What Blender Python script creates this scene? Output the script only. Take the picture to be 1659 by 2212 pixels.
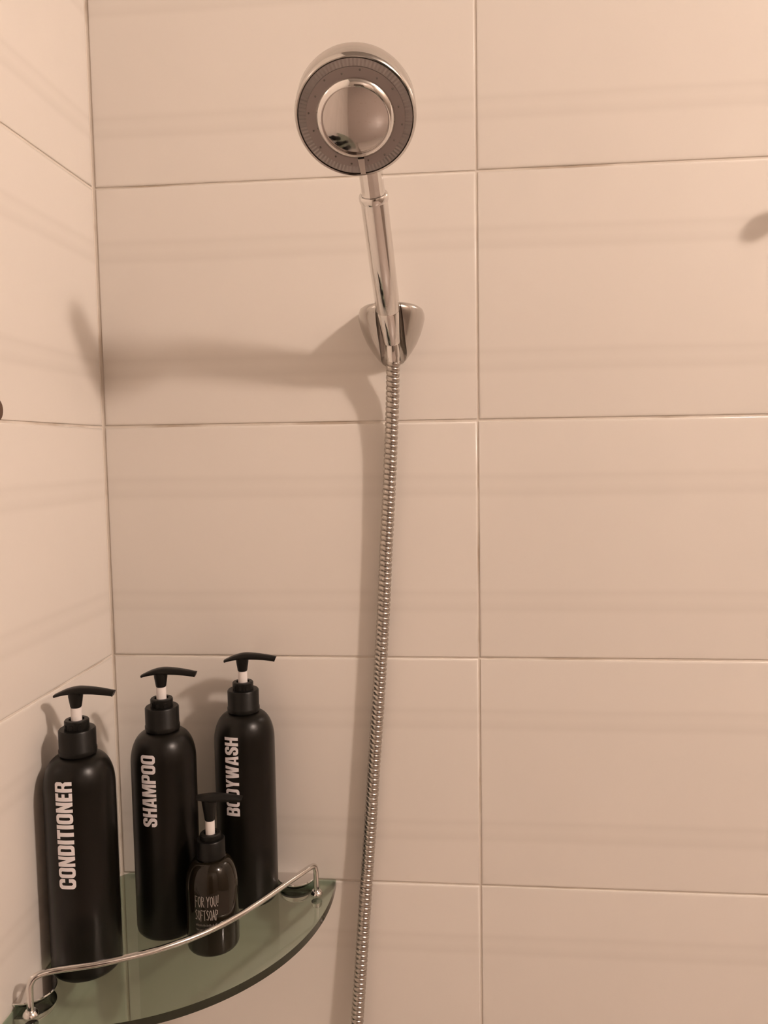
import bpy, bmesh, math, random
from mathutils import Vector, Matrix, geometry

random.seed(7)
scene = bpy.context.scene
for o in list(bpy.data.objects):
    bpy.data.objects.remove(o, do_unlink=True)
COL = scene.collection

# ------------------------------------------------------------------ camera
CAM = Vector((0.38057, -0.83838, 1.47113))
YAW, PITCH, ROLL, FPX = 0.092889, -0.077625, -0.015280, 1732.8
_r = Vector((math.cos(YAW), math.sin(YAW), 0))
_f = Vector((-math.sin(YAW) * math.cos(PITCH), math.cos(YAW) * math.cos(PITCH), math.sin(PITCH)))
_u = _r.cross(_f)
_R = math.cos(ROLL) * _r + math.sin(ROLL) * _u
_U = -math.sin(ROLL) * _r + math.cos(ROLL) * _u
cam_data = bpy.data.cameras.new('camera')
cam_data.sensor_fit = 'VERTICAL'
cam_data.sensor_height = 36.0
cam_data.lens = 36.0 * FPX / 2212.0
cam_data.clip_start = 0.01
cam = bpy.data.objects.new('camera', cam_data)
COL.objects.link(cam)
m3 = Matrix((_R, _U, -_f)).transposed()
cam.matrix_world = Matrix.Translation(CAM) @ m3.to_4x4()
scene.camera = cam

# ------------------------------------------------------------------ world, light, exposure
world = bpy.data.worlds.new('world')
world.use_nodes = True
world.node_tree.nodes['Background'].inputs[0].default_value = (0.02, 0.017, 0.014, 1)
scene.world = world
scene.view_settings.view_transform = 'Standard'
scene.view_settings.look = 'None'
scene.view_settings.gamma = 1.0
scene.view_settings.use_curve_mapping = False
scene.view_settings.exposure = 0.0
LAMP = Vector((2.15, -1.22, 2.80))
LAMP_R = 0.080
LAMP_COLOR = (1.0, 0.815, 0.70)
LAMP_STRENGTH = 565.0


def pix(u, v, d):
    """point seen at pixel (u, v) at distance d in front of the back wall"""
    r = _f + _R * ((u - 829.5) / FPX) - _U * ((v - 1106) / FPX)
    s = (-d - CAM.y) / r.y
    return CAM + r * s


# ------------------------------------------------------------------ materials
def mat(name, color, rough=0.4, metal=0.0, spec=0.5, coat=0.0, bump=None, vary=None):
    m = bpy.data.materials.new(name)
    m.use_nodes = True
    nt = m.node_tree
    b = nt.nodes['Principled BSDF']
    b.inputs['Base Color'].default_value = (*color, 1)
    b.inputs['Roughness'].default_value = rough
    b.inputs['Metallic'].default_value = metal
    b.inputs['Specular IOR Level'].default_value = spec
    b.inputs['Coat Weight'].default_value = coat
    tc = nt.nodes.new('ShaderNodeTexCoord')
    if vary:
        scale, amt = vary
        n = nt.nodes.new('ShaderNodeTexNoise')
        n.inputs['Scale'].default_value = scale
        n.inputs['Detail'].default_value = 3
        nt.links.new(tc.outputs['Object'], n.inputs['Vector'])
        r = nt.nodes.new('ShaderNodeMapRange')
        r.inputs['From Min'].default_value = 0.3
        r.inputs['From Max'].default_value = 0.7
        r.inputs['To Min'].default_value = max(0.0, rough - amt)
        r.inputs['To Max'].default_value = rough + amt
        nt.links.new(n.outputs['Fac'], r.inputs['Value'])
        nt.links.new(r.outputs['Result'], b.inputs['Roughness'])
    if bump:
        scale, strength, dist = bump
        n2 = nt.nodes.new('ShaderNodeTexNoise')
        n2.inputs['Scale'].default_value = scale
        nt.links.new(tc.outputs['Object'], n2.inputs['Vector'])
        bp = nt.nodes.new('ShaderNodeBump')
        bp.inputs['Strength'].default_value = strength
        bp.inputs['Distance'].default_value = dist
        nt.links.new(n2.outputs['Fac'], bp.inputs['Height'])
        nt.links.new(bp.outputs['Normal'], b.inputs['Normal'])
    return m


def tile_material():
    m = bpy.data.materials.new('glazed_tile')
    m.use_nodes = True
    nt = m.node_tree
    L = nt.links.new
    b = nt.nodes['Principled BSDF']
    geo = nt.nodes.new('ShaderNodeNewGeometry')
    sep = nt.nodes.new('ShaderNodeSeparateXYZ')
    L(geo.outputs['Position'], sep.inputs[0])
    # a little waviness of the darker bands
    nz = nt.nodes.new('ShaderNodeTexNoise')
    nz.inputs['Scale'].default_value = 5.0
    mp = nt.nodes.new('ShaderNodeMapping')
    mp.inputs['Scale'].default_value = (1, 1, 3)
    L(geo.outputs['Position'], mp.inputs[0])
    L(mp.outputs[0], nz.inputs['Vector'])
    wob = nt.nodes.new('ShaderNodeMath'); wob.operation = 'MULTIPLY_ADD'
    L(nz.outputs['Fac'], wob.inputs[0]); wob.inputs[1].default_value = 0.005
    L(sep.outputs['Z'], wob.inputs[2])
    dv = nt.nodes.new('ShaderNodeMath'); dv.operation = 'DIVIDE'
    L(wob.outputs[0], dv.inputs[0]); dv.inputs[1].default_value = 0.25
    fr = nt.nodes.new('ShaderNodeMath'); fr.operation = 'FRACT'
    L(dv.outputs[0], fr.inputs[0])
    ramp = nt.nodes.new('ShaderNodeValToRGB')
    L(fr.outputs[0], ramp.inputs[0])
    cr = ramp.color_ramp
    stops = [(0.0, 1.0)]
    for c in (0.255, 0.745):
        stops += [(c - 0.058, 1.0), (c - 0.036, 0.2), (c - 0.020, 0.45), (c + 0.002, 0.85),
                  (c + 0.020, 0.62), (c + 0.034, 0.25), (c + 0.056, 1.0)]
    stops.append((1.0, 1.0))
    while len(cr.elements) < len(stops):
        cr.elements.new(0.5)
    for e, (p, v) in zip(cr.elements, stops):
        e.position = p
        e.color = (v, v, v, 1)
    mix = nt.nodes.new('ShaderNodeMix'); mix.data_type = 'RGBA'
    L(ramp.outputs[0], mix.inputs['Factor'])
    mix.inputs['A'].default_value = (0.72, 0.675, 0.62, 1)
    mix.inputs['B'].default_value = (0.77, 0.725, 0.67, 1)
    # faint cloudiness of the glaze
    n2 = nt.nodes.new('ShaderNodeTexNoise'); n2.inputs['Scale'].default_value = 7.0
    L(geo.outputs['Position'], n2.inputs['Vector'])
    mr = nt.nodes.new('ShaderNodeMapRange')
    mr.inputs['To Min'].default_value = 0.975; mr.inputs['To Max'].default_value = 1.02
    L(n2.outputs['Fac'], mr.inputs['Value'])
    mul = nt.nodes.new('ShaderNodeMix'); mul.data_type = 'RGBA'; mul.blend_type = 'MULTIPLY'
    mul.inputs['Factor'].default_value = 1.0
    L(mix.outputs['Result'], mul.inputs['A']); L(mr.outputs['Result'], mul.inputs['B'])
    L(mul.outputs['Result'], b.inputs['Base Color'])
    b.inputs['Roughness'].default_value = 0.2
    # gentle orange peel of the glaze
    n3 = nt.nodes.new('ShaderNodeTexNoise'); n3.inputs['Scale'].default_value = 60.0
    L(geo.outputs['Position'], n3.inputs['Vector'])
    bp = nt.nodes.new('ShaderNodeBump'); bp.inputs['Strength'].default_value = 0.08
    bp.inputs['Distance'].default_value = 0.001
    L(n3.outputs['Fac'], bp.inputs['Height'])
    L(bp.outputs['Normal'], b.inputs['Normal'])
    return m


def grout_material():
    m = bpy.data.materials.new('grout')
    m.use_nodes = True
    nt = m.node_tree
    b = nt.nodes['Principled BSDF']
    geo = nt.nodes.new('ShaderNodeNewGeometry')
    n = nt.nodes.new('ShaderNodeTexNoise'); n.inputs['Scale'].default_value = 9.0
    n.inputs['Detail'].default_value = 4
    nt.links.new(geo.outputs['Position'], n.inputs['Vector'])
    r = nt.nodes.new('ShaderNodeValToRGB')
    r.color_ramp.elements[0].position = 0.33; r.color_ramp.elements[0].color = (0.50, 0.42, 0.34, 1)
    r.color_ramp.elements[1].position = 0.46; r.color_ramp.elements[1].color = (0.72, 0.66, 0.59, 1)
    nt.links.new(n.outputs['Fac'], r.inputs[0])
    nt.links.new(r.outputs[0], b.inputs['Base Color'])
    b.inputs['Roughness'].default_value = 0.85
    return m


def glass_material(name, tint, refl_ior=1.5, rough=0.02):
    """tinted pane: light passes straight through with the glass colour, the surface reflects"""
    m = bpy.data.materials.new(name)
    m.use_nodes = True
    nt = m.node_tree
    nt.nodes.remove(nt.nodes['Principled BSDF'])
    out = nt.nodes['Material Output']
    tr = nt.nodes.new('ShaderNodeBsdfTransparent')
    tr.inputs[0].default_value = (*tint, 1)
    gl = nt.nodes.new('ShaderNodeBsdfGlossy')
    gl.inputs['Color'].default_value = (1, 1, 1, 1)
    gl.inputs['Roughness'].default_value = rough
    fr = nt.nodes.new('ShaderNodeFresnel'); fr.inputs[0].default_value = refl_ior
    mx = nt.nodes.new('ShaderNodeMixShader')
    gm = nt.nodes.new('ShaderNodeNewGeometry')
    inv = nt.nodes.new('ShaderNodeMath'); inv.operation = 'SUBTRACT'; inv.inputs[0].default_value = 1.0
    nt.links.new(gm.outputs['Backfacing'], inv.inputs[1])
    ml = nt.nodes.new('ShaderNodeMath'); ml.operation = 'MULTIPLY'
    nt.links.new(fr.outputs[0], ml.inputs[0]); nt.links.new(inv.outputs[0], ml.inputs[1])
    nt.links.new(ml.outputs[0], mx.inputs[0])
    nt.links.new(tr.outputs[0], mx.inputs[1])
    nt.links.new(gl.outputs[0], mx.inputs[2])
    nt.links.new(mx.outputs[0], out.inputs[0])
    return m


def emit_material(name, color, strength):
    m = bpy.data.materials.new(name)
    m.use_nodes = True
    nt = m.node_tree
    nt.nodes.remove(nt.nodes['Principled BSDF'])
    e = nt.nodes.new('ShaderNodeEmission')
    e.inputs[0].default_value = (*color, 1)
    e.inputs[1].default_value = strength
    nt.links.new(e.outputs[0], nt.nodes['Material Output'].inputs[0])
    return m


def hatch_material():
    """silvery ring of the spray face with a fine moulded hatch near its rim"""
    m = mat('spray_plate', (0.36, 0.33, 0.32), 0.28, 0.55)
    nt = m.node_tree
    b = nt.nodes['Principled BSDF']
    tc = nt.nodes.new('ShaderNodeTexCoord')
    sep = nt.nodes.new('ShaderNodeSeparateXYZ')
    nt.links.new(tc.outputs['Object'], sep.inputs[0])
    at = nt.nodes.new('ShaderNodeMath'); at.operation = 'ARCTAN2'
    nt.links.new(sep.outputs['Y'], at.inputs[0]); nt.links.new(sep.outputs['X'], at.inputs[1])
    sc = nt.nodes.new('ShaderNodeMath'); sc.operation = 'MULTIPLY'; sc.inputs[1].default_value = 90
    nt.links.new(at.outputs[0], sc.inputs[0])
    sn = nt.nodes.new('ShaderNodeMath'); sn.operation = 'SINE'
    nt.links.new(sc.outputs[0], sn.inputs[0])
    bp = nt.nodes.new('ShaderNodeBump'); bp.inputs['Strength'].default_value = 0.35
    bp.inputs['Distance'].default_value = 0.0006
    nt.links.new(sn.outputs[0], bp.inputs['Height'])
    nt.links.new(bp.outputs[0], b.inputs['Normal'])
    return m


M = {
    'tile': tile_material(),
    'grout': grout_material(),
    'chrome': mat('chrome', (0.78, 0.76, 0.74), 0.07, 1.0, vary=(40, 0.03)),
    'chrome_satin': mat('darkened_chrome', (0.54, 0.51, 0.48), 0.16, 1.0, vary=(60, 0.06)),  # base colour darkened to stand in for dark room reflections
    'chrome_head': mat('head_chrome', (0.60, 0.57, 0.54), 0.10, 1.0, vary=(50, 0.04)),
    'hose': mat('hose_metal', (0.52, 0.48, 0.44), 0.27, 1.0, vary=(80, 0.05)),
    'mirror': mat('mirror_cap', (0.62, 0.58, 0.56), 0.06, 1.0, vary=(70, 0.03)),
    'plate': mat('spray_plate_smooth', (0.34, 0.30, 0.29), 0.3, 0.5),
    'hatch': hatch_material(),
    'nozzle': mat('nozzle_rubber', (0.16, 0.14, 0.13), 0.5),
    'dark': mat('dark_gap', (0.05, 0.04, 0.035), 0.5),
    'black': mat('matt_black_plastic', (0.0060, 0.0050, 0.0036), 0.31, 0.0, 0.27, bump=(900, 0.05, 0.0004)),
    'black_pump': mat('black_pump_plastic', (0.0065, 0.0060, 0.0050), 0.38, 0.0, 0.25, bump=(600, 0.05, 0.0004)),
    'white': mat('white_plastic', (0.82, 0.78, 0.76), 0.35, vary=(200, 0.05)),
    'print': mat('white_print', (0.84, 0.80, 0.82), 0.6, vary=(300, 0.1)),
    'thin_print': mat('hand_lettered_print', (0.30, 0.27, 0.25), 0.6, vary=(300, 0.1)),
    'amber': mat('dark_bottle', (0.012, 0.009, 0.005), 0.06, 0.0, 0.4, vary=(50, 0.02)),
    'glass': glass_material('green_glass', (0.71, 0.775, 0.72)),
    'glass_edge': mat('green_glass_edge', (0.018, 0.022, 0.012), 0.12, vary=(60, 0.04)),
    'ceiling': mat('ceiling_panel', (0.36, 0.34, 0.32), 0.6, vary=(4, 0.05)),  # base darkened to dim the upper wall and the chrome
    'far_wall': mat('taupe_tile', (0.36, 0.31, 0.27), 0.35, vary=(6, 0.1)),
    'floor': mat('floor_tile', (0.46, 0.39, 0.35), 0.35, vary=(6, 0.1)),
    'added_door': mat('added_door_brown', (0.06, 0.04, 0.03), 0.4, vary=(8, 0.1)),
    'peg': mat('brown_plastic', (0.10, 0.055, 0.035), 0.4, vary=(90, 0.05)),
    'lamp': emit_material('lamp_glow', LAMP_COLOR, LAMP_STRENGTH),
}


# ------------------------------------------------------------------ mesh helpers
def mesh_obj(name, verts, faces, material, parent=None, smooth=True, angle=35, mats=None, fmat=None):
    me = bpy.data.meshes.new(name)
    me.from_pydata([tuple(v) for v in verts], [], faces)
    bm = bmesh.new(); bm.from_mesh(me)
    bmesh.ops.recalc_face_normals(bm, faces=bm.faces)
    bm.to_mesh(me); bm.free()
    for x in (mats or [material]):
        me.materials.append(M[x])
    if fmat:
        for p, i in zip(me.polygons, fmat):
            p.material_index = i
    if smooth:
        me.polygons.foreach_set('use_smooth', [True] * len(me.polygons))
        me.set_sharp_from_angle(angle=math.radians(angle))
    o = bpy.data.objects.new(name, me)
    COL.objects.link(o)
    if parent:
        o.parent = parent
    return o


def lathe_data(profile, seg=48):
    """profile [(r, z)], closed with caps where r > 0 at the ends"""
    verts, faces, rings = [], [], []
    for r, z in profile:
        if r < 1e-7:
            rings.append([len(verts)]); verts.append((0, 0, z))
        else:
            rings.append(list(range(len(verts), len(verts) + seg)))
            for i in range(seg):
                a = 2 * math.pi * i / seg
                verts.append((r * math.cos(a), r * math.sin(a), z))
    for a, b in zip(rings, rings[1:]):
        if len(a) == 1 and len(b) == 1:
            continue
        for i in range(seg):
            j = (i + 1) % seg
            if len(a) == 1:
                faces.append((a[0], b[i], b[j]))
            elif len(b) == 1:
                faces.append((a[i], a[j], b[0]))
            else:
                faces.append((a[i], a[j], b[j], b[i]))
    if len(rings[0]) > 1:
        faces.append(tuple(reversed(rings[0])))
    if len(rings[-1]) > 1:
        faces.append(tuple(rings[-1]))
    return verts, faces


def lathe(name, profile, material, parent=None, seg=48, angle=35):
    v, f = lathe_data(profile, seg)
    return mesh_obj(name, v, f, material, parent, angle=angle)


def frame_z(axis, hint=Vector((0, -1, 0))):
    z = axis.normalized()
    x = hint.cross(z)
    if x.length < 1e-4:
        x = Vector((1, 0, 0)).cross(z)
    x.normalize()
    y = z.cross(x)
    return x, y, z


def sweep_data(points, radius, seg=16, cap=True):
    """tube along points; radius is a number or a list"""
    n = len(points)
    pts = [Vector(p) for p in points]
    rad = radius if isinstance(radius, (list, tuple)) else [radius] * n
    verts, faces = [], []
    t0 = (pts[1] - pts[0]).normalized()
    x, y, _ = frame_z(t0)
    for i, p in enumerate(pts):
        t = (pts[min(i + 1, n - 1)] - pts[max(i - 1, 0)]).normalized()
        x = (x - t * x.dot(t)).normalized()
        y = t.cross(x)
        for k in range(seg):
            a = 2 * math.pi * k / seg
            verts.append(p + (x * math.cos(a) + y * math.sin(a)) * rad[i])
    for i in range(n - 1):
        for k in range(seg):
            j = (k + 1) % seg
            faces.append((i * seg + k, i * seg + j, (i + 1) * seg + j, (i + 1) * seg + k))
    if cap:
        faces.append(tuple(range(seg - 1, -1, -1)))
        faces.append(tuple(range((n - 1) * seg, n * seg)))
    return verts, faces


def catmull(pts, per=12):
    P = [Vector(p) for p in pts]
    P = [P[0] * 2 - P[1]] + P + [P[-1] * 2 - P[-2]]
    out = []
    for i in range(1, len(P) - 2):
        p0, p1, p2, p3 = P[i - 1:i + 3]
        for k in range(per):
            t = k / per
            out.append(0.5 * ((2 * p1) + (p2 - p0) * t + (2 * p0 - 5 * p1 + 4 * p2 - p3) * t * t
                              + (3 * p1 - p0 - 3 * p2 + p3) * t ** 3))
    out.append(P[-2])
    return out


def resample(pts, step):
    out = [pts[0].copy()]
    need = step
    for a, b in zip(pts, pts[1:]):
        seg = (b - a).length
        pos = 0.0
        while seg - pos >= need:
            pos += need
            out.append(a.lerp(b, pos / seg))
            need = step
        need -= seg - pos
    return out


def box_data(x0, x1, y0, y1, z0, z1):
    v = [(x0, y0, z0), (x1, y0, z0), (x1, y1, z0), (x0, y1, z0),
         (x0, y0, z1), (x1, y0, z1), (x1, y1, z1), (x0, y1, z1)]
    f = [(0, 3, 2, 1), (4, 5, 6, 7), (0, 1, 5, 4), (1, 2, 6, 5), (2, 3, 7, 6), (3, 0, 4, 7)]
    return v, f


def box(name, x0, x1, y0, y1, z0, z1, material, parent=None):
    v, f = box_data(x0, x1, y0, y1, z0, z1)
    return mesh_obj(name, v, f, material, parent, smooth=False)


def tag(o, label, cat=None, group=None, kind=None):
    o['label'] = label
    if cat:
        o['category'] = cat
    if group:
        o['group'] = group
    if kind:
        o['kind'] = kind
    return o


def empty(name, loc, label, cat, group=None):
    o = bpy.data.objects.new(name, None)
    o.empty_display_size = 0.02
    o.location = loc
    COL.objects.link(o)
    return tag(o, label, cat, group)


# ------------------------------------------------------------------ room shell
RX, RY, RZ = 2.6, -2.7, 3.0
TH = 0.10
TW, THT, GAP, PROUD = 0.4013, 0.25, 0.0023, 0.0014

wall_back = tag(box('wall_back', -TH, RX + TH, PROUD, TH, 0, RZ, 'grout'),
                'cream tiled wall behind the shower with pale grout joints', None, None, 'structure')
wall_left = tag(box('wall_left', -TH, -PROUD, RY, PROUD, 0, RZ, 'grout'),
                'cream tiled side wall meeting the shower wall in the corner', None, None, 'structure')
wall_right = tag(box('wall_right', RX, RX + TH, RY, PROUD, 0, RZ, 'far_wall'),
                 'taupe wall across from the shelf corner', None, None, 'structure')
wall_front = tag(box('wall_front', -TH, RX + TH, RY - TH, RY, 0, RZ, 'far_wall'),
                 'taupe wall facing the shower', None, None, 'structure')
floor = tag(box('floor', -TH, RX + TH, RY - TH, TH, -TH, 0, 'floor'),
            'grey bathroom floor', None, None, 'structure')
ceiling = tag(box('ceiling', -TH, RX + TH, RY - TH, TH, RZ, RZ + TH, 'ceiling'),
              'grey bathroom ceiling', None, None, 'structure')
added_door = tag(box('added_door_1', 0.40, 1.2, RY + 0.0, RY + 0.035, 0.0, 2.0, 'added_door'),
           'unseen dark brown doorway added to streak the chrome', None, None, 'structure')  # out of view, added so the chrome picks up dark streaks


def tile_mesh(w, h):
    """glazed tile in the XZ plane, face at y = 0, pillowed edge"""
    rings = [(0.0, PROUD), (0.0, 0.0009), (0.0004, 0.00042), (0.0012, 0.00012), (0.0028, 0.0)]
    verts, faces = [], []
    for ins, y in rings:
        verts += [(ins, y, ins), (w - ins, y, ins), (w - ins, y, h - ins), (ins, y, h - ins)]
    for i in range(len(rings) - 1):
        for k in range(4):
            j = (k + 1) % 4
            faces.append((i * 4 + k, i * 4 + j, (i + 1) * 4 + j, (i + 1) * 4 + k))
    n = (len(rings) - 1) * 4
    faces.append((n, n + 1, n + 2, n + 3))
    o = mesh_obj('tile', verts, faces, 'tile', smooth=True, angle=60)
    me = o.data
    bpy.data.objects.remove(o)
    return me


def tile_wall(parent, length, side):
    cols = int(math.ceil(length / TW))
    rows = int(math.ceil(RZ / THT))
    cache = {}
    for c in range(cols):
        for r in range(rows):
            a0 = c * TW + (0.0022 if c == 0 else GAP / 2)
            a1 = min((c + 1) * TW, length) - GAP / 2
            b0 = r * THT + GAP / 2
            b1 = min((r + 1) * THT, RZ) - GAP / 2
            key = (round(a1 - a0, 4), round(b1 - b0, 4))
            if key not in cache:
                cache[key] = tile_mesh(*key)
            t = bpy.data.objects.new('tile', cache[key])
            COL.objects.link(t)
            t.parent = parent
            ja, jb = random.uniform(-.0003, .0003), random.uniform(-.0004, .0004)
            if side == 'back':
                t.location = (a0 + ja, 0, b0 + jb)
            else:
                t.rotation_euler = (0, 0, math.radians(90))
                t.location = (0, -a1 + ja, b0 + jb)


tile_wall(wall_back, RX, 'back')
tile_wall(wall_left, -RY, 'left')

# ------------------------------------------------------------------ ceiling lamp (lights the room)
lamp = empty('ceiling_lamp', (LAMP.x, LAMP.y, RZ), 'round glowing ceiling lamp on a short white stem', 'lamp')
lathe('ceiling_rose', [(0.0, 0.0), (0.06, 0.0), (0.06, -0.008), (0.05, -0.016), (0.0, -0.018)], 'ceiling', lamp)
lathe('lamp_stem', [(0.014, -0.018), (0.014, LAMP.z - RZ + LAMP_R * 0.9)], 'ceiling', lamp, 24)
prof = [(LAMP_R * math.sin(math.pi * i / 14), LAMP.z - RZ + LAMP_R * math.cos(math.pi * i / 14)) for i in range(15)]
prof[0] = (0, prof[0][1]); prof[-1] = (0, prof[-1][1])
lathe('lamp_globe', prof, 'lamp', lamp, 28, angle=80)

# ------------------------------------------------------------------ hand shower
B = pix(848, 745, 0.027)
G1 = pix(807, 425, 0.121)
AX = (G1 - B).normalized()
GL = (G1 - B).length
shower = empty('hand_shower', B, 'chrome hand shower with round spray head resting in the wall holder', 'shower head')
hx, hy, hz = frame_z(AX)
MH = Matrix((hx, hy, hz)).transposed().to_4x4()


def handle_part(name, profile, material, seg=48, angle=35):
    o = lathe(name, profile, material, shower, seg, angle)
    o.matrix_local = MH
    return o


c0 = 0.26 * GL
handle_part('grip', [(0.0, c0), (0.0112, c0), (0.0118, c0 + 0.001), (0.0121, c0 + 0.05), (0.0121, GL - 0.006),
                     (0.0119, GL - 0.004), (0.0, GL - 0.004)], 'chrome', 64)
handle_part('grip_collar', [(0.0, GL - 0.0038), (0.0127, GL - 0.0038), (0.0131, GL - 0.002), (0.0131, GL + 0.001),
                            (0.0124, GL + 0.0024), (0.0, GL + 0.0024)], 'chrome', 64)
handle_part('neck', [(0.0108, GL + 0.0026), (0.0103, GL + 0.008), (0.0103, GL + 0.028), (0.0, GL + 0.028)], 'chrome', 14, 15)
handle_part('connector', [(0.0, 0.004), (0.0088, 0.004), (0.0092, 0.006), (0.0108, c0 - 0.002), (0.0104, c0 - 0.0002),
                          (0.0, c0 - 0.0002)], 'chrome', 48)

FACE = pix(768, 257, 0.189)
el, az = math.radians(-47), math.radians(4)
NRM = Vector((math.cos(el) * math.sin(az), -math.cos(el) * math.cos(az), math.sin(el)))
upv = (-AX - NRM * (-AX).dot(NRM)).normalized()      # in the face plane, towards the handle
fx = upv.cross(NRM)
MF = Matrix.Translation(FACE - B) @ Matrix((fx, upv, NRM)).transposed().to_4x4() @ Matrix.Scale(0.968, 4)


def face_part(o):
    o.matrix_local = MF
    return o


head = face_part(lathe('spray_head', [(0.0, -0.032), (0.022, -0.0316), (0.036, -0.0302), (0.0430, -0.0288), (0.0468, -0.0268),
                                      (0.0486, -0.0240), (0.0494, -0.0205), (0.0498, -0.012), (0.0498, -0.004), (0.0494, -0.0012), (0.0484, 0.0),
                                      (0.0474, -0.0004), (0.0470, -0.0022), (0.0, -0.0022)], 'chrome_head', shower, 72, 40))
face_part(lathe('rim_seal', [(0.0452, -0.0020), (0.0469, -0.0020), (0.0469, -0.0010), (0.0452, -0.0010)], 'dark', shower, 72))


def annulus(name, r0, r1, z0, z1, material, parent):
    v, f = lathe_data([(r0, z0), (r1, z0), (r1, z1), (r0, z1)], 72)
    f = f[:-2]
    n = 72
    for i in range(n):
        j = (i + 1) % n
        f.append((3 * n + i, 3 * n + j, j, i))
    return mesh_obj(name, v, f, material, parent)


face_part(annulus('textured_ring', 0.0405, 0.0464, -0.0019, -0.0008, 'hatch', shower))
plate = face_part(annulus('spray_plate', 0.0300, 0.0404, -0.0019, -0.0002, 'plate', shower))
R_D, SAG = 0.0270, 0.0044
cap_prof = [(0.0, -0.0018), (0.0325, -0.0018), (0.0325, 0.0008), (0.0321, 0.0020), (0.0292, 0.0050), (0.0284, 0.0054),
            (0.0277, 0.0052), (0.0272, 0.0044), (0.0271, 0.0030), (0.0, 0.0030)]
face_part(lathe('centre_ring', cap_prof, 'chrome', shower, 72, 30))
dome = [(0.0270, 0.0031)]
for i in range(0, 13):
    r = R_D * (1 - i / 12)
    dome.append((r, 0.0034 + SAG * (1 - (r / R_D) ** 2)))
face_part(lathe('mirror_cap', [(0.0, 0.0031)] + dome, 'mirror', shower, 72, 60))
nv, nf = lathe_data([(0.0, -0.0002), (0.0008, -0.0002), (0.0006, 0.0006), (0.0, 0.0007)], 10)
noz_me = None
for i in range(16):
    a = 2 * math.pi * (i + 0.4) / 16
    r = 0.0368 + (0.0014 if i % 2 else -0.0006)
    if noz_me is None:
        o = mesh_obj('nozzle', nv, nf, 'nozzle', plate)
        noz_me = o.data
    else:
        o = bpy.data.objects.new('nozzle', noz_me)
        COL.objects.link(o); o.parent = plate
    o.matrix_local = Matrix.Translation((r * math.cos(a), r * math.sin(a), 0))
# small lever from the centre ring towards the handle
lv = [(-0.0028, 0.0320, 0.0042), (0.0028, 0.0320, 0.0042), (0.0024, 0.0400, 0.0030), (-0.0024, 0.0400, 0.0030),
      (-0.0021, 0.0462, 0.0022), (0.0021, 0.0462, 0.0022)]
lvb = [(x, y, -0.0004) for x, y, z in lv]
face_part(mesh_obj('selector_lever', lv + lvb,
                   [(0, 1, 2, 3), (3, 2, 5, 4), (6, 9, 8, 7), (9, 10, 11, 8), (0, 6, 7, 1), (4, 5, 11, 10),
                    (1, 7, 8, 2), (2, 8, 11, 5), (0, 3, 9, 6), (3, 4, 10, 9)], 'chrome', shower, smooth=False))

# ------------------------------------------------------------------ wall holder
HX = 0.3137
HZ0, HH = 1.5560, 0.0590
sl = [(0.00, 0.0050, 0.022), (0.05, 0.0100, 0.0255), (0.12, 0.0142, 0.0290), (0.25, 0.0200, 0.0355), (0.40, 0.0255, 0.0420),
      (0.55, 0.0294, 0.0475), (0.70, 0.0322, 0.0525), (0.82, 0.0338, 0.0560), (0.90, 0.0336, 0.0575), (0.955, 0.0324, 0.0568),
      (0.985, 0.0300, 0.0545), (1.00, 0.0262, 0.0510)]
hv, hf = [], []
NS = 36
for t, w, dd in sl:
    for k in range(NS + 1):
        a = math.pi * k / NS
        ex = 0.86
        x = w * math.copysign(abs(math.cos(a)) ** ex, math.cos(a))
        y = dd * abs(math.sin(a)) ** ex
        hv.append((x, -y * 0.88, HH * t))
for i in range(len(sl) - 1):
    for k in range(NS + 1):
        j = (k + 1) % (NS + 1)
        n = NS + 1
        hf.append((i * n + k, i * n + j, (i + 1) * n + j, (i + 1) * n + k))
n = NS + 1
hf.append(tuple(range(n))); hf.append(tuple(range((len(sl) - 1) * n, len(sl) * n)))
holder_body = mesh_obj('holder_body', hv, hf, 'chrome_satin')
HO = Vector((HX, 0, HZ0))
cut1 = lathe('cut_round', [(0.0134, -0.05), (0.0134, 0.12)], 'dark', None, 48)
cut1.matrix_world = Matrix.Translation(B - HO) @ MH
# tapered slot open to the front
zc0, zc1 = -0.01, 0.08
p0 = B - HO + AX * ((zc0 - (B - HO).z) / AX.z)
p1 = B - HO + AX * ((zc1 - (B - HO).z) / AX.z)
w0, w1 = 0.0088, 0.0126
cv = [(p0.x - w0, p0.y, zc0), (p0.x + w0, p0.y, zc0), (p0.x + w0 * 1.1, -0.12, zc0), (p0.x - w0 * 1.1, -0.12, zc0),
      (p1.x - w1, p1.y, zc1), (p1.x + w1, p1.y, zc1), (p1.x + w1 * 1.1, -0.12, zc1), (p1.x - w1 * 1.1, -0.12, zc1)]
cut2 = mesh_obj('cut_slot', cv, [(0, 3, 2, 1), (4, 5, 6, 7), (0, 1, 5, 4), (1, 2, 6, 5), (2, 3, 7, 6), (3, 0, 4, 7)], 'dark', smooth=False)
for c in (cut1, cut2):
    md = holder_body.modifiers.new('cut', 'BOOLEAN')
    md.operation = 'DIFFERENCE'; md.object = c; md.solver = 'EXACT'
bpy.context.view_layer.update()
dg = bpy.context.evaluated_depsgraph_get()
new_me = bpy.data.meshes.new_from_object(holder_body.evaluated_get(dg))
holder_body.modifiers.clear()
holder_body.data = new_me
for c in (cut1, cut2):
    bpy.data.objects.remove(c, do_unlink=True)
new_me.materials.clear(); new_me.materials.append(M['chrome_satin'])
for p in new_me.polygons:
    p.material_index = 0
new_me.polygons.foreach_set('use_smooth', [True] * len(new_me.polygons))
new_me.set_sharp_from_angle(angle=math.radians(38))
holder = empty('shower_holder', HO, 'heart shaped chrome shower holder fixed to the tiled wall', 'shower holder')
holder_body.parent = holder
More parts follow.
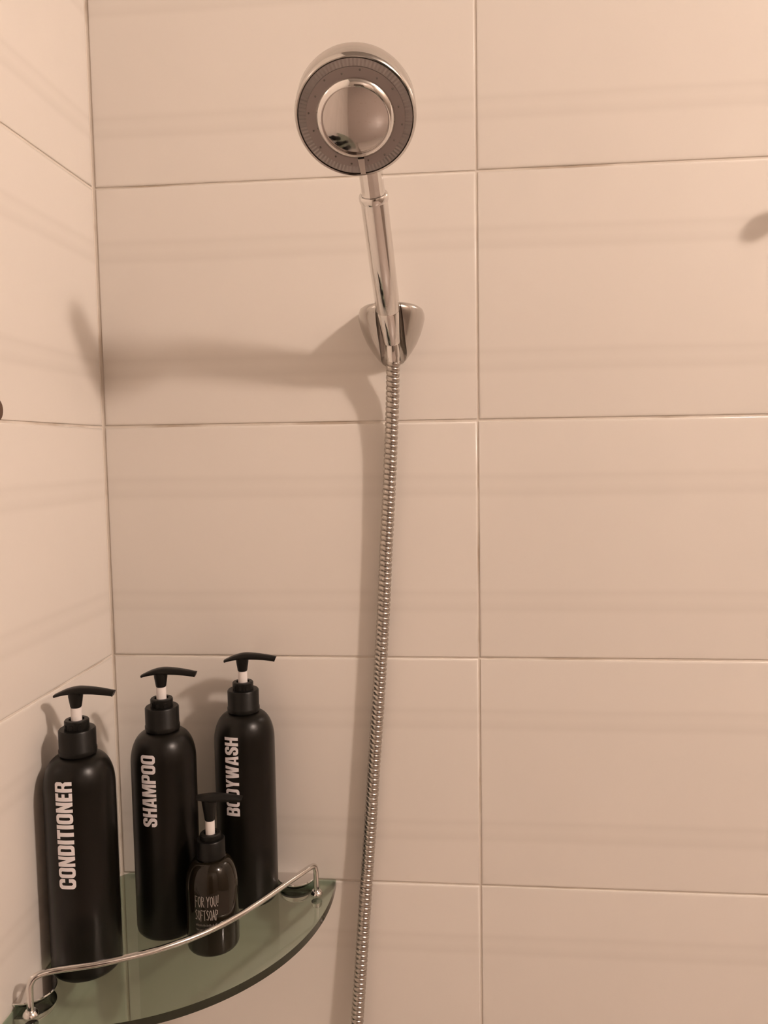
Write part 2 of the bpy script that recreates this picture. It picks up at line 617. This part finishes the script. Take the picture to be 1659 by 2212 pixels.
vv, ff = lathe_data([(0.0, 0.0), (0.020, 0.0), (0.020, 0.0015), (0.0, 0.0015)], 32)
bp_ = mesh_obj('wall_plate', [(x, -z - 0.00005, y + 0.032) for x, y, z in vv], ff, 'chrome_satin', holder)

# ------------------------------------------------------------------ hose
hp = [(849, 770, .0265), (849, 785, .0245), (848.5, 815, .0205), (848, 860, .0165), (845, 950, .0125), (838.5, 1100, .0108), (833.5, 1200, .0102),
      (828, 1330, .0098), (818, 1500, .0096), (808, 1650, .0096), (802, 1750, .0098), (792, 1900, .0108),
      (782, 2050, .0125), (771, 2212, .0145)]
path = [pix(*q) for q in hp]
path += [Vector((0.257, -0.024, 0.76)), Vector((0.250, -0.030, 0.66)), Vector((0.247, -0.045, 0.58)),
         Vector((0.247, -0.050, 0.53)), Vector((0.247, -0.036, 0.50)), Vector((0.247, -0.012, 0.495))]
PITCH_H = 0.0053
# the grid of the tube follows the spiral, so that the ribs stay clean
seg, PER = 24, 8
fine = resample(catmull(path, 24), PITCH_H / seg)
frames = []
t0 = (fine[1] - fine[0]).normalized()
x, y, _ = frame_z(t0)
for i, p in enumerate(fine):
    t = (fine[min(i + 1, len(fine) - 1)] - fine[max(i - 1, 0)]).normalized()
    x = (x - t * x.dot(t)).normalized()
    frames.append((p, x.copy(), t.cross(x)))
hverts, hfaces = [], []
step = seg // PER
rows = (len(fine) - seg - 1) // step
for i in range(rows):
    e = abs((i % PER) / PER - 0.5) * 2          # 0 on the crown of a rib, 1 in the groove
    r = 0.0070 - 0.0008 * e ** 2 - (0.0007 if e > 0.95 else 0.0)
    for k in range(seg):
        p, fx_, fy_ = frames[i * step + seg - k]
        a = 2 * math.pi * k / seg
        hverts.append(p + (fx_ * math.cos(a) + fy_ * math.sin(a)) * r)
for i in range(rows - 1):
    for k in range(seg - 1):
        hfaces.append((i * seg + k, i * seg + k + 1, (i + 1) * seg + k + 1, (i + 1) * seg + k))
    if i >= PER:
        hfaces.append((i * seg + seg - 1, (i - PER) * seg, (i - PER + 1) * seg, (i + 1) * seg + seg - 1))
hose = empty('shower_hose', path[0], 'ribbed metal shower hose hanging down the tiled wall', 'hose')
mesh_obj('ribbed_tube', [v - path[0] for v in hverts], hfaces, 'hose', hose, angle=70)
nut_ax = (B + AX * 0.004 - path[0]).normalized()
nx, ny, nz_ = frame_z(nut_ax)
nl = (B + AX * 0.0038 - path[0]).length
o = lathe('hose_nut', [(0.0, -0.006), (0.0062, -0.006), (0.0066, -0.001), (0.0070, 0.0), (0.0070, nl), (0.0, nl)],
          'chrome', hose, 40, 30)
o.matrix_local = Matrix((nx, ny, nz_)).transposed().to_4x4()
ov, of = lathe_data([(0.0, 0.0), (0.028, 0.0), (0.028, 0.002), (0.016, 0.008), (0.011, 0.010), (0.011, 0.024), (0.0, 0.024)], 32)
oz = Vector((0.247, 0, 0.495)) - path[0]
mesh_obj('wall_outlet', [(a + oz.x, -c + oz.y - 0.00005, b + oz.z) for a, b, c in ov], of, 'chrome', hose)

# ------------------------------------------------------------------ glass corner shelf
ZS = 1.0012            # upper face of the glass
GT = 0.0080
shelf = empty('corner_shelf', (0, 0, ZS - GT), 'green glass quarter round corner shelf with chrome guard rail', 'shelf')
top = []
top.append((0.010, -0.0005)); top.append((0.0005, -0.010))


def edge_r(th):
    return 0.2435 + 0.0125 * math.sin(2 * th) ** 1.2 if 0 < th < math.pi / 2 else 0.2435


NE = 56
arc = []
for i in range(NE + 1):
    th = math.pi / 2 * (1 - i / NE)           # from the left wall to the back wall
    rr_ = edge_r(th)
    arc.append((max(0.0006, rr_ * math.cos(th)), -max(0.0006, rr_ * math.sin(th))))
outline = top + arc
n = len(outline)
gv = [(a, b, 0) for a, b in outline] + [(a, b, GT) for a, b in outline]
gf = [tuple(range(n - 1, -1, -1)), tuple(range(n, 2 * n))]
gm = [0, 0]
for k in range(n):
    j = (k + 1) % n
    gf.append((k, j, n + j, n + k)); gm.append(0 if k in (0, 1, n - 1) else 1)
pane = mesh_obj('glass_pane', gv, gf, None, shelf, mats=['glass', 'glass_edge'], fmat=gm, angle=40)
pane['label'] = 'translucent green glass plate with a dark polished front edge'

PZ = GT
PR = Vector((0.2270, -0.0300)); PL = Vector((0.0190, -0.2290))
RH = 0.0338


def pixz(u, v, z):
    r = _f + _R * ((u - 829.5) / FPX) - _U * ((v - 1106) / FPX)
    return CAM + r * ((z - CAM.z) / r.z)


rail_pts = [Vector((PL.x, PL.y, PZ + 0.0045)), Vector((PL.x, PL.y, PZ + 0.020)), Vector((PL.x + .0008, PL.y + .0004, PZ + RH - 0.006)),
            Vector((PL.x + .0050, PL.y + .0030, PZ + RH - 0.0008))]
for (a, b) in [(118, 2096), (200, 2084), (265, 2070.5), (330, 2055), (383, 2038), (430, 2020), (476, 1999), (520, 1975), (560, 1949.5),
               (600, 1922), (640, 1894)]:
    q = pixz(a, b, ZS + RH)
    rail_pts.append(Vector((q.x, q.y, PZ + RH)))
rail_pts += [Vector((PR.x - 0.0030, PR.y - 0.0055, PZ + RH - 0.0006)),
             Vector((PR.x - .0004, PR.y - .0010, PZ + RH - 0.006)), Vector((PR.x, PR.y, PZ + 0.020)), Vector((PR.x, PR.y, PZ + 0.0045))]
v, f = sweep_data(catmull(rail_pts, 8), 0.0029, 18)
mesh_obj('guard_rail', v, f, 'chrome', shelf, angle=60)
for P in (PL, PR):
    o = lathe('post_foot', [(0.0, 0.0), (0.0062, 0.0), (0.0066, 0.0012), (0.0060, 0.0030), (0.0044, 0.0045), (0.0, 0.0050)], 'chrome', shelf, 32)
    o.location = (P.x, P.y, PZ)
    o = lathe('post_nut', [(0.0, -0.005), (0.0050, -0.005), (0.0058, -0.0035), (0.0058, 0.0), (0.0, 0.0)], 'chrome', shelf, 24)
    o.location = (P.x, P.y, 0)


def half_disc(name, r, prof, parent, material, seg=30):
    """half round clamp plate against a wall (flat side at y = 0, bulging to -y); prof [(radius, z)]"""
    verts, faces = [], []
    for rr, z in prof:
        for k in range(seg + 1):
            a = math.pi * k / seg
            verts.append((rr * math.cos(a), -rr * 1.18 * math.sin(a), z))
    n = seg + 1
    for i in range(len(prof) - 1):
        for k in range(n):
            j = (k + 1) % n
            faces.append((i * n + k, i * n + j, (i + 1) * n + j, (i + 1) * n + k))
    faces.append(tuple(range(n))); faces.append(tuple(range((len(prof) - 1) * n, len(prof) * n)))
    return mesh_obj(name, verts, faces, material, parent)


for (loc, rz) in (((0.2005, -0.0006), 0), ((0.0006, -0.2030), -90)):
    o = half_disc('upper_clamp', 0.022, [(0.0180, 0.0), (0.0195, 0.0015), (0.0218, 0.0045), (0.0222, 0.0056), (0.0216, 0.0062)], shelf, 'chrome')
    o.location = (*loc, GT); o.rotation_euler.z = math.radians(-rz) if rz else 0
    o2 = half_disc('lower_clamp', 0.022, [(0.0150, -0.010), (0.0200, -0.006), (0.0215, -0.002), (0.0215, 0.0)], shelf, 'chrome')
    o2.location = (*loc, 0); o2.rotation_euler.z = o.rotation_euler.z


# ------------------------------------------------------------------ lettering
def arc_pts(cx, cy, r, a0, a1, n=7):
    return [(cx + r * math.cos(math.radians(a0 + (a1 - a0) * i / n)), cy + r * math.sin(math.radians(a0 + (a1 - a0) * i / n))) for i in range(n + 1)]


def rrect(x0, y0, x1, y1, bl, br, tr, tl):
    p = []
    p += arc_pts(x0 + bl, y0 + bl, bl, 180, 270) if bl else [(x0, y0)]
    p += arc_pts(x1 - br, y0 + br, br, 270, 360) if br else [(x1, y0)]
    p += arc_pts(x1 - tr, y1 - tr, tr, 0, 90) if tr else [(x1, y1)]
    p += arc_pts(x0 + tl, y1 - tl, tl, 90, 180) if tl else [(x0, y1)]
    return p


W = 0.56
GLYPH = {
    'I': (0.22, [(0, 0), (.22, 0), (.22, 1), (0, 1)], []),
    'T': (0.50, [(.14, 0), (.36, 0), (.36, .80), (.50, .80), (.50, 1), (0, 1), (0, .80), (.14, .80)], []),
    'E': (0.44, [(0, 0), (.43, 0), (.43, .19), (.21, .19), (.21, .42), (.40, .42), (.40, .60), (.21, .60), (.21, .81), (.43, .81), (.43, 1), (0, 1)], []),
    'N': (W, [(0, 0), (.18, 0), (.18, .52), (.36, 0), (W, 0), (W, 1), (.38, 1), (.38, .50), (.20, 1), (0, 1)], []),
    'H': (W, [(0, 0), (.20, 0), (.20, .42), (.36, .42), (.36, 0), (W, 0), (W, 1), (.36, 1), (.36, .60), (.20, .60), (.20, 1), (0, 1)], []),
    'A': (0.60, [(0, 0), (.20, 0), (.215, .17), (.385, .17), (.40, 0), (.60, 0), (.46, 1), (.14, 1)], [[(.24, .33), (.36, .33), (.30, .80)]]),
    'M': (0.76, [(0, 0), (.18, 0), (.18, .62), (.32, 0), (.44, 0), (.58, .62), (.58, 0), (.76, 0), (.76, 1), (.50, 1), (.38, .46), (.26, 1), (0, 1)], []),
    'W': (0.86, [(.13, 0), (.35, 0), (.43, .52), (.51, 0), (.73, 0), (.86, 1), (.66, 1), (.60, .42), (.52, 1), (.34, 1), (.26, .42), (.20, 1), (0, 1)], []),
    'Y': (0.56, [(.18, 0), (.38, 0), (.38, .40), (.56, 1), (.36, 1), (.28, .66), (.20, 1), (0, 1), (.18, .40)], []),
    'O': (W, rrect(0, 0, W, 1, .2, .2, .2, .2), [rrect(.20, .17, .36, .83, .07, .07, .07, .07)]),
    'D': (W, rrect(0, 0, W, 1, 0, .2, .2, 0), [rrect(.20, .18, .36, .82, 0, .08, .08, 0)]),
    'B': (W, rrect(0, 0, W, .53, 0, .18, 0, 0)[:-2] + [(W, .40), (.50, .52), (W, .62)] + arc_pts(.38, .82, .18, 0, 90) + [(0, 1)],
          [rrect(.20, .17, .35, .43, 0, .06, .06, 0), rrect(.20, .60, .35, .84, 0, .06, .06, 0)]),
    'P': (0.54, [(0, 0), (.20, 0), (.20, .40)] + arc_pts(.36, .58, .18, 270, 360) + arc_pts(.36, .82, .18, 0, 90) + [(0, 1)],
          [rrect(.20, .56, .34, .84, 0, .06, .06, 0)]),
    'R': (W, [(0, 0), (.20, 0), (.20, .42), (.30, .42), (.35, .36), (.35, 0), (W, 0), (W, .38), (.48, .50), (W, .62)] + arc_pts(.38, .82, .18, 0, 90) + [(0, 1)],
          [rrect(.20, .58, .35, .84, 0, .06, .06, 0)]),
    'C': (W, [(.36, .40), (.36, .24), (.28, .16), (.20, .24), (.20, .76), (.28, .84), (.36, .76), (.36, .62), (W, .62)] + arc_pts(.36, .80, .20, 0, 90)
          + arc_pts(.20, .80, .20, 90, 180) + arc_pts(.20, .20, .20, 180, 270) + arc_pts(.36, .20, .20, 270, 360) + [(W, .40)], []),
    'S': (0.55, [(.55, .66), (.55, .83), (.49, .94), (.38, 1), (.17, 1), (.06, .94), (0, .83), (0, .64), (.05, .54), (.30, .36), (.34, .28), (.34, .20), (.28, .15),
                 (.21, .20), (.21, .36), (0, .36), (0, .17), (.06, .06), (.17, 0), (.38, 0), (.49, .06), (.55, .17), (.55, .38), (.50, .49), (.25, .66),
                 (.21, .73), (.21, .80), (.275, .85), (.34, .80), (.34, .66)], []),
}


def letter_mesh(text, gap=0.055):
    verts, faces = [], []
    x = 0.0
    for ch in text:
        w, outer, holes = GLYPH[ch]
        loops = [[Vector((a + x, b, 0)) for a, b in outer]] + [[Vector((a + x, b, 0)) for a, b in h] for h in holes]
        tris = geometry.tessellate_polygon(loops)
        flat = [q for l in loops for q in l]
        base = len(verts)
        verts += flat
        faces += [tuple(base + i for i in t) for t in tris]
        x += w + gap
    return verts, faces, x - gap


def wrap_letters(name, text, parent, radius, az_deg, letter_h, z0, z1, material='print'):
    """heavy lettering running up the bottle, wrapped on its side"""
    verts, faces, length = letter_mesh(text)
    bm = bmesh.new()
    bv = [bm.verts.new(v) for v in verts]
    for t in faces:
        try:
            bm.faces.new([bv[i] for i in t])
        except ValueError:
            pass
    for k in range(1, 8):
        bmesh.ops.bisect_plane(bm, geom=bm.verts[:] + bm.edges[:] + bm.faces[:], plane_co=(0, k / 8, 0), plane_no=(0, 1, 0))
    for v in bm.verts:
        tx, ty = v.co.x, v.co.y
        a = math.radians(az_deg) + (0.5 - ty) * letter_h / radius
        v.co = Vector(((radius + .00022) * math.cos(a), (radius + .00022) * math.sin(a), z0 + tx / length * (z1 - z0)))
    bmesh.ops.recalc_face_normals(bm, faces=bm.faces)
    me = bpy.data.meshes.new(name)
    bm.to_mesh(me); bm.free()
    me.materials.append(M[material])
    for p in me.polygons:
        if p.normal.dot(Vector((p.center.x, p.center.y, 0))) < 0:
            p.flip()
    o = bpy.data.objects.new(name, me)
    COL.objects.link(o); o.parent = parent
    return o


# ------------------------------------------------------------------ pump bottles
def spout_data(xl, xr, zt, rise_l, rise_r, thick, wid):
    """arched pump head, long in x; loft of rounded sections"""
    verts, faces = [], []
    NSX, NC = 22, 16
    for i in range(NSX + 1):
        t = i / NSX
        x = xl + (xr - xl) * t
        if x < 0.004:
            q = (0.004 - x) / (0.004 - xl)
            z = zt - rise_l * q ** 1.8
            th = thick * (1 - 0.62 * q ** 1.4)
            w = wid * (1 - 0.30 * q ** 2)
        else:
            q = (x - 0.004) / (xr - 0.004)
            z = zt - rise_r * q ** 1.7
            th = thick * (1 - 0.18 * q)
            w = wid * (1 - 0.45 * q)
        for k in range(NC):
            a = 2 * math.pi * k / NC
            cx = math.copysign(abs(math.cos(a)) ** 0.7, math.cos(a)); sz = math.copysign(abs(math.sin(a)) ** 0.7, math.sin(a))
            dx = 0.0012 * sz if i == NSX else (-0.0004 * sz if i == 0 else 0)
            verts.append((x + dx, w * cx, z - th / 2 + th / 2 * sz))
    for i in range(NSX):
        for k in range(NC):
            j = (k + 1) % NC
            faces.append((i * NC + k, i * NC + j, (i + 1) * NC + j, (i + 1) * NC + k))
    faces.append(tuple(range(NC))); faces.append(tuple(range(NSX * NC, (NSX + 1) * NC)))
    return verts, faces


BR = 0.0313
body_prof = [(0.0, 0.0010), (0.0250, 0.0010), (0.0268, 0.0), (0.0292, 0.0004), (0.0307, 0.0022), (BR, 0.0055), (BR, 0.1690)]
for i in range(1, 13):
    a = math.pi / 2 * i / 12
    body_prof.append((0.0140 + (BR - 0.0140) * math.cos(a) ** 0.9 if i < 12 else 0.0140, 0.1690 + 0.0300 * math.sin(a)))
body_prof += [(0.0138, 0.2000), (0.0, 0.2000)]
ZSURF = ZS + 0.00005


def pump_bottle(x, y, spin, label, text, az, lh, z0, z1):
    root = empty('pump_bottle', (x, y, ZSURF), label, 'bottle', 'tall black pump bottles on the glass shelf')
    body = lathe('bottle_body', body_prof, 'black', root, 64, 40)
    lathe('screw_cap', [(0.0, 0.2001), (0.0163, 0.2001), (0.0167, 0.2012), (0.0167, 0.2045), (0.0162, 0.2052), (0.0162, 0.2218), (0.0153, 0.2230), (0.0, 0.2230)],
                'black_pump', root, 56, 40)
    collar = lathe('pump_collar', [(0.0, 0.2231), (0.0108, 0.2231), (0.0108, 0.2302), (0.0100, 0.2312), (0.0068, 0.2312), (0.0062, 0.2280), (0.0, 0.2280)],
          'black_pump', root, 40, 35)
    for k in range(3):      # small locking notches on the collar
        a = math.radians(-60 + 38 * k - 38)
        nb = mesh_obj('collar_notch', *box_data(-0.0013, 0.0013, -0.0115, -0.0104, 0.2234, 0.2280), 'black_pump', collar, smooth=False)
        nb.rotation_euler.z = a + math.radians(60)
    lathe('pump_stem', [(0.0, 0.2281), (0.0048, 0.2281), (0.0048, 0.2420), (0.0, 0.2420)], 'white', root, 32)
    lathe('pump_neck', [(0.0, 0.2421), (0.0044, 0.2421), (0.0050, 0.2430), (0.0064, 0.2520), (0.0066, 0.2560), (0.0, 0.2560)], 'black_pump', root, 32)
    v, f = spout_data(-0.0185, 0.0345, 0.2612, 0.0070, 0.0042, 0.0068, 0.0066)
    sp = mesh_obj('pump_spout', v, f, 'black_pump', root, angle=50)
    sp.rotation_euler.z = math.radians(spin)
    wrap_letters('lettering', text, body, BR, az, lh, z0, z1)
    return root


G3 = 'tall black pump bottles on the glass shelf'
pump_bottle(0.0350, -0.1580, 6, 'tall black pump bottle lettered CONDITIONER beside the side wall', 'CONDITIONER', -89.0, 0.0152, 0.0885, 0.1855)
pump_bottle(0.0895, -0.0928, 4, 'tall black pump bottle lettered SHAMPOO in the shelf corner', 'SHAMPOO', -97.0, 0.0146, 0.1150, 0.1850)
pump_bottle(0.1550, -0.0345, 6, 'tall black pump bottle lettered BODYWASH against the shower wall', 'BODYWASH', -100.0, 0.0146, 0.1000, 0.1820)

# ------------------------------------------------------------------ small soap bottle
SR = 0.0247
small = empty('soap_bottle', (0.1432, -0.1205, ZSURF), 'small glossy dark soap bottle with black pump and thin white hand lettering', 'bottle')
sprof = [(0.0, 0.0008), (0.0195, 0.0008), (0.0210, 0.0), (0.0228, 0.0005), (0.0241, 0.0022), (SR, 0.0050), (SR, 0.0585)]
for i in range(1, 13):
    a = math.pi / 2 * i / 12
    sprof.append((0.0120 + (SR - 0.0120) * math.cos(a) if i < 12 else 0.0120, 0.0585 + 0.0275 * math.sin(a)))
sprof += [(0.0118, 0.0872), (0.0, 0.0872)]
small_body = lathe('bottle_body', sprof, 'amber', small, 56, 40)
lathe('screw_cap', [(0.0, 0.0873), (0.0134, 0.0873), (0.0138, 0.0884), (0.0134, 0.0895), (0.0134, 0.1035), (0.0126, 0.1045), (0.0, 0.1045)], 'black_pump', small, 48, 40)
lathe('pump_collar', [(0.0, 0.1046), (0.0098, 0.1046), (0.0098, 0.1090), (0.0090, 0.1098), (0.0060, 0.1098), (0.0056, 0.1070), (0.0, 0.1070)], 'black_pump', small, 36)
lathe('pump_stem', [(0.0, 0.1071), (0.0044, 0.1071), (0.0044, 0.1218), (0.0, 0.1218)], 'white', small, 28)
lathe('pump_neck', [(0.0, 0.1219), (0.0042, 0.1219), (0.0048, 0.1228), (0.0072, 0.1400), (0.0074, 0.1425), (0.0, 0.1425)], 'black_pump', small, 28)
v, f = spout_data(-0.0115, 0.0305, 0.1468, 0.0012, 0.0030, 0.0062, 0.0078)
sp = mesh_obj('pump_spout', v, f, 'black_pump', small, angle=50)
sp.rotation_euler.z = math.radians(8)

STROKE = {
    'F': [[(0, -.1), (.05, 1)], [(.05, 1), (.42, .95)], [(.03, .55), (.34, .52)]],
    'O': [[(.22, 0), (.04, .3), (.06, .8), (.22, .98), (.38, .8), (.40, .3), (.22, 0)]],
    'R': [[(.05, 0), (.05, 1)], [(.05, 1), (.36, .9), (.34, .6), (.05, .5)], [(.1, .5), (.40, 0)]],
    'Y': [[(0, 1), (.2, .5)], [(.42, 1), (.2, .5), (.16, 0)]],
    'U': [[(.04, 1), (.04, .2), (.2, 0), (.36, .2), (.38, 1)]],
    '!': [[(.16, 1.05), (.08, .3)], [(.05, .10), (.04, 0)]],
    'S': [[(.38, .9), (.2, 1), (.05, .8), (.36, .35), (.28, .05), (.02, .1)]],
    'T': [[(0, .95), (.42, 1)], [(.21, .97), (.2, 0)]],
    'A': [[(0, 0), (.2, 1), (.42, 0)], [(.08, .35), (.34, .35)]],
    'P': [[(.05, -.05), (.06, 1)], [(.06, 1), (.38, .88), (.34, .55), (.06, .48)]],
}


def stroke_text(name, lines, parent, radius, material):
    """thin hand lettering; lines [(text, az0, az1, z0, z1, stroke)]"""
    verts, faces = [], []

    def put(a, z):
        r = radius + 0.0002
        verts.append((r * math.cos(a), r * math.sin(a), z))
        return len(verts) - 1

    for text, az0, az1, z0, z1, sw in lines:
        total = sum(.30 if c == ' ' else (.28 if c == '!' else .54) for c in text)
        sx = math.radians(az1 - az0) / total
        x = 0.0
        for c in text:
            if c == ' ':
                x += .30; continue
            for pl in STROKE[c]:
                for (ax_, ay_), (bx_, by_) in zip(pl, pl[1:]):
                    p = Vector(((ax_ + x) * sx * radius, ay_ * (z1 - z0)))
                    q = Vector(((bx_ + x) * sx * radius, by_ * (z1 - z0)))
                    d = (q - p).normalized()
                    nn = Vector((-d.y, d.x)) * sw / 2
                    p2, q2 = p - d * sw * .3, q + d * sw * .3
                    ids = []
                    for w in (p2 + nn, p2 - nn, q2 - nn, q2 + nn):
                        ids.append(put(math.radians(az0) + w.x / radius, z0 + w.y))
                    faces.append(tuple(ids))
            x += .28 if c == '!' else .54
    return mesh_obj(name, verts, faces, material, parent, smooth=False)


stroke_text('lettering', [('FOR YOU!', -111, -58, 0.0500, 0.0600, 0.00062), ('SOFTSOAP', -111, -60, 0.0372, 0.0468, 0.00062)], small_body, SR, 'thin_print')
# two rows of print too fine to read
fv, ff_ = [], []
rnd = random.Random(3)
for zrow in (0.0315, 0.0272):
    a = -110.0
    while a < -64:
        wdt = rnd.uniform(0.8, 1.5)
        h = rnd.uniform(0.0010, 0.0022)
        base = len(fv)
        for aa, zz in ((a, 0), (a + wdt * .55, 0), (a + wdt * .55, h), (a, h)):
            fv.append(((SR + .0002) * math.cos(math.radians(aa)), (SR + .0002) * math.sin(math.radians(aa)), zrow + zz))
        ff_.append((base, base + 1, base + 2, base + 3))
        a += wdt + rnd.uniform(0.3, 1.2)
mesh_obj('fine_print', fv, ff_, 'thin_print', small_body, smooth=False)

# ------------------------------------------------------------------ wall hooks at the edge of the view
hook = empty('robe_hook', (0.772, 0, 1.724), 'chrome robe hook with ball end on the tiled shower wall', 'hook')
v, f = lathe_data([(0.0, 0.0), (0.020, 0.0), (0.020, 0.003), (0.017, 0.006), (0.0, 0.007)], 36)
mesh_obj('wall_rose', [(a, -c - .00005, b) for a, b, c in v], f, 'chrome', hook)
v, f = sweep_data(catmull([(0, -0.006, 0), (-0.010, -0.022, -0.002), (-0.024, -0.036, -0.002), (-0.034, -0.044, 0.002)], 8), 0.0055, 16)
mesh_obj('hook_arm', v, f, 'chrome', hook, angle=60)
bpv = [(0.0105 * math.sin(math.pi * i / 12), 0.0105 * math.cos(math.pi * i / 12)) for i in range(13)]
bpv[0] = (0, bpv[0][1]); bpv[-1] = (0, bpv[-1][1])
o = lathe('ball_end', bpv, 'chrome', hook, 24, 80); o.location = (-0.038, -0.048, 0.003)

v, f = lathe_data([(0.0, 0.0), (0.0112, 0.0), (0.0112, 0.004), (0.0095, 0.007), (0.0, 0.008)], 32)
peg = mesh_obj('wall_peg', [(c + .00005, a, b) for a, b, c in v], f, 'peg')
peg.location = (0.0, -0.2128, 1.5085)
tag(peg, 'small round brown peg on the side wall at a tile joint', 'hook')
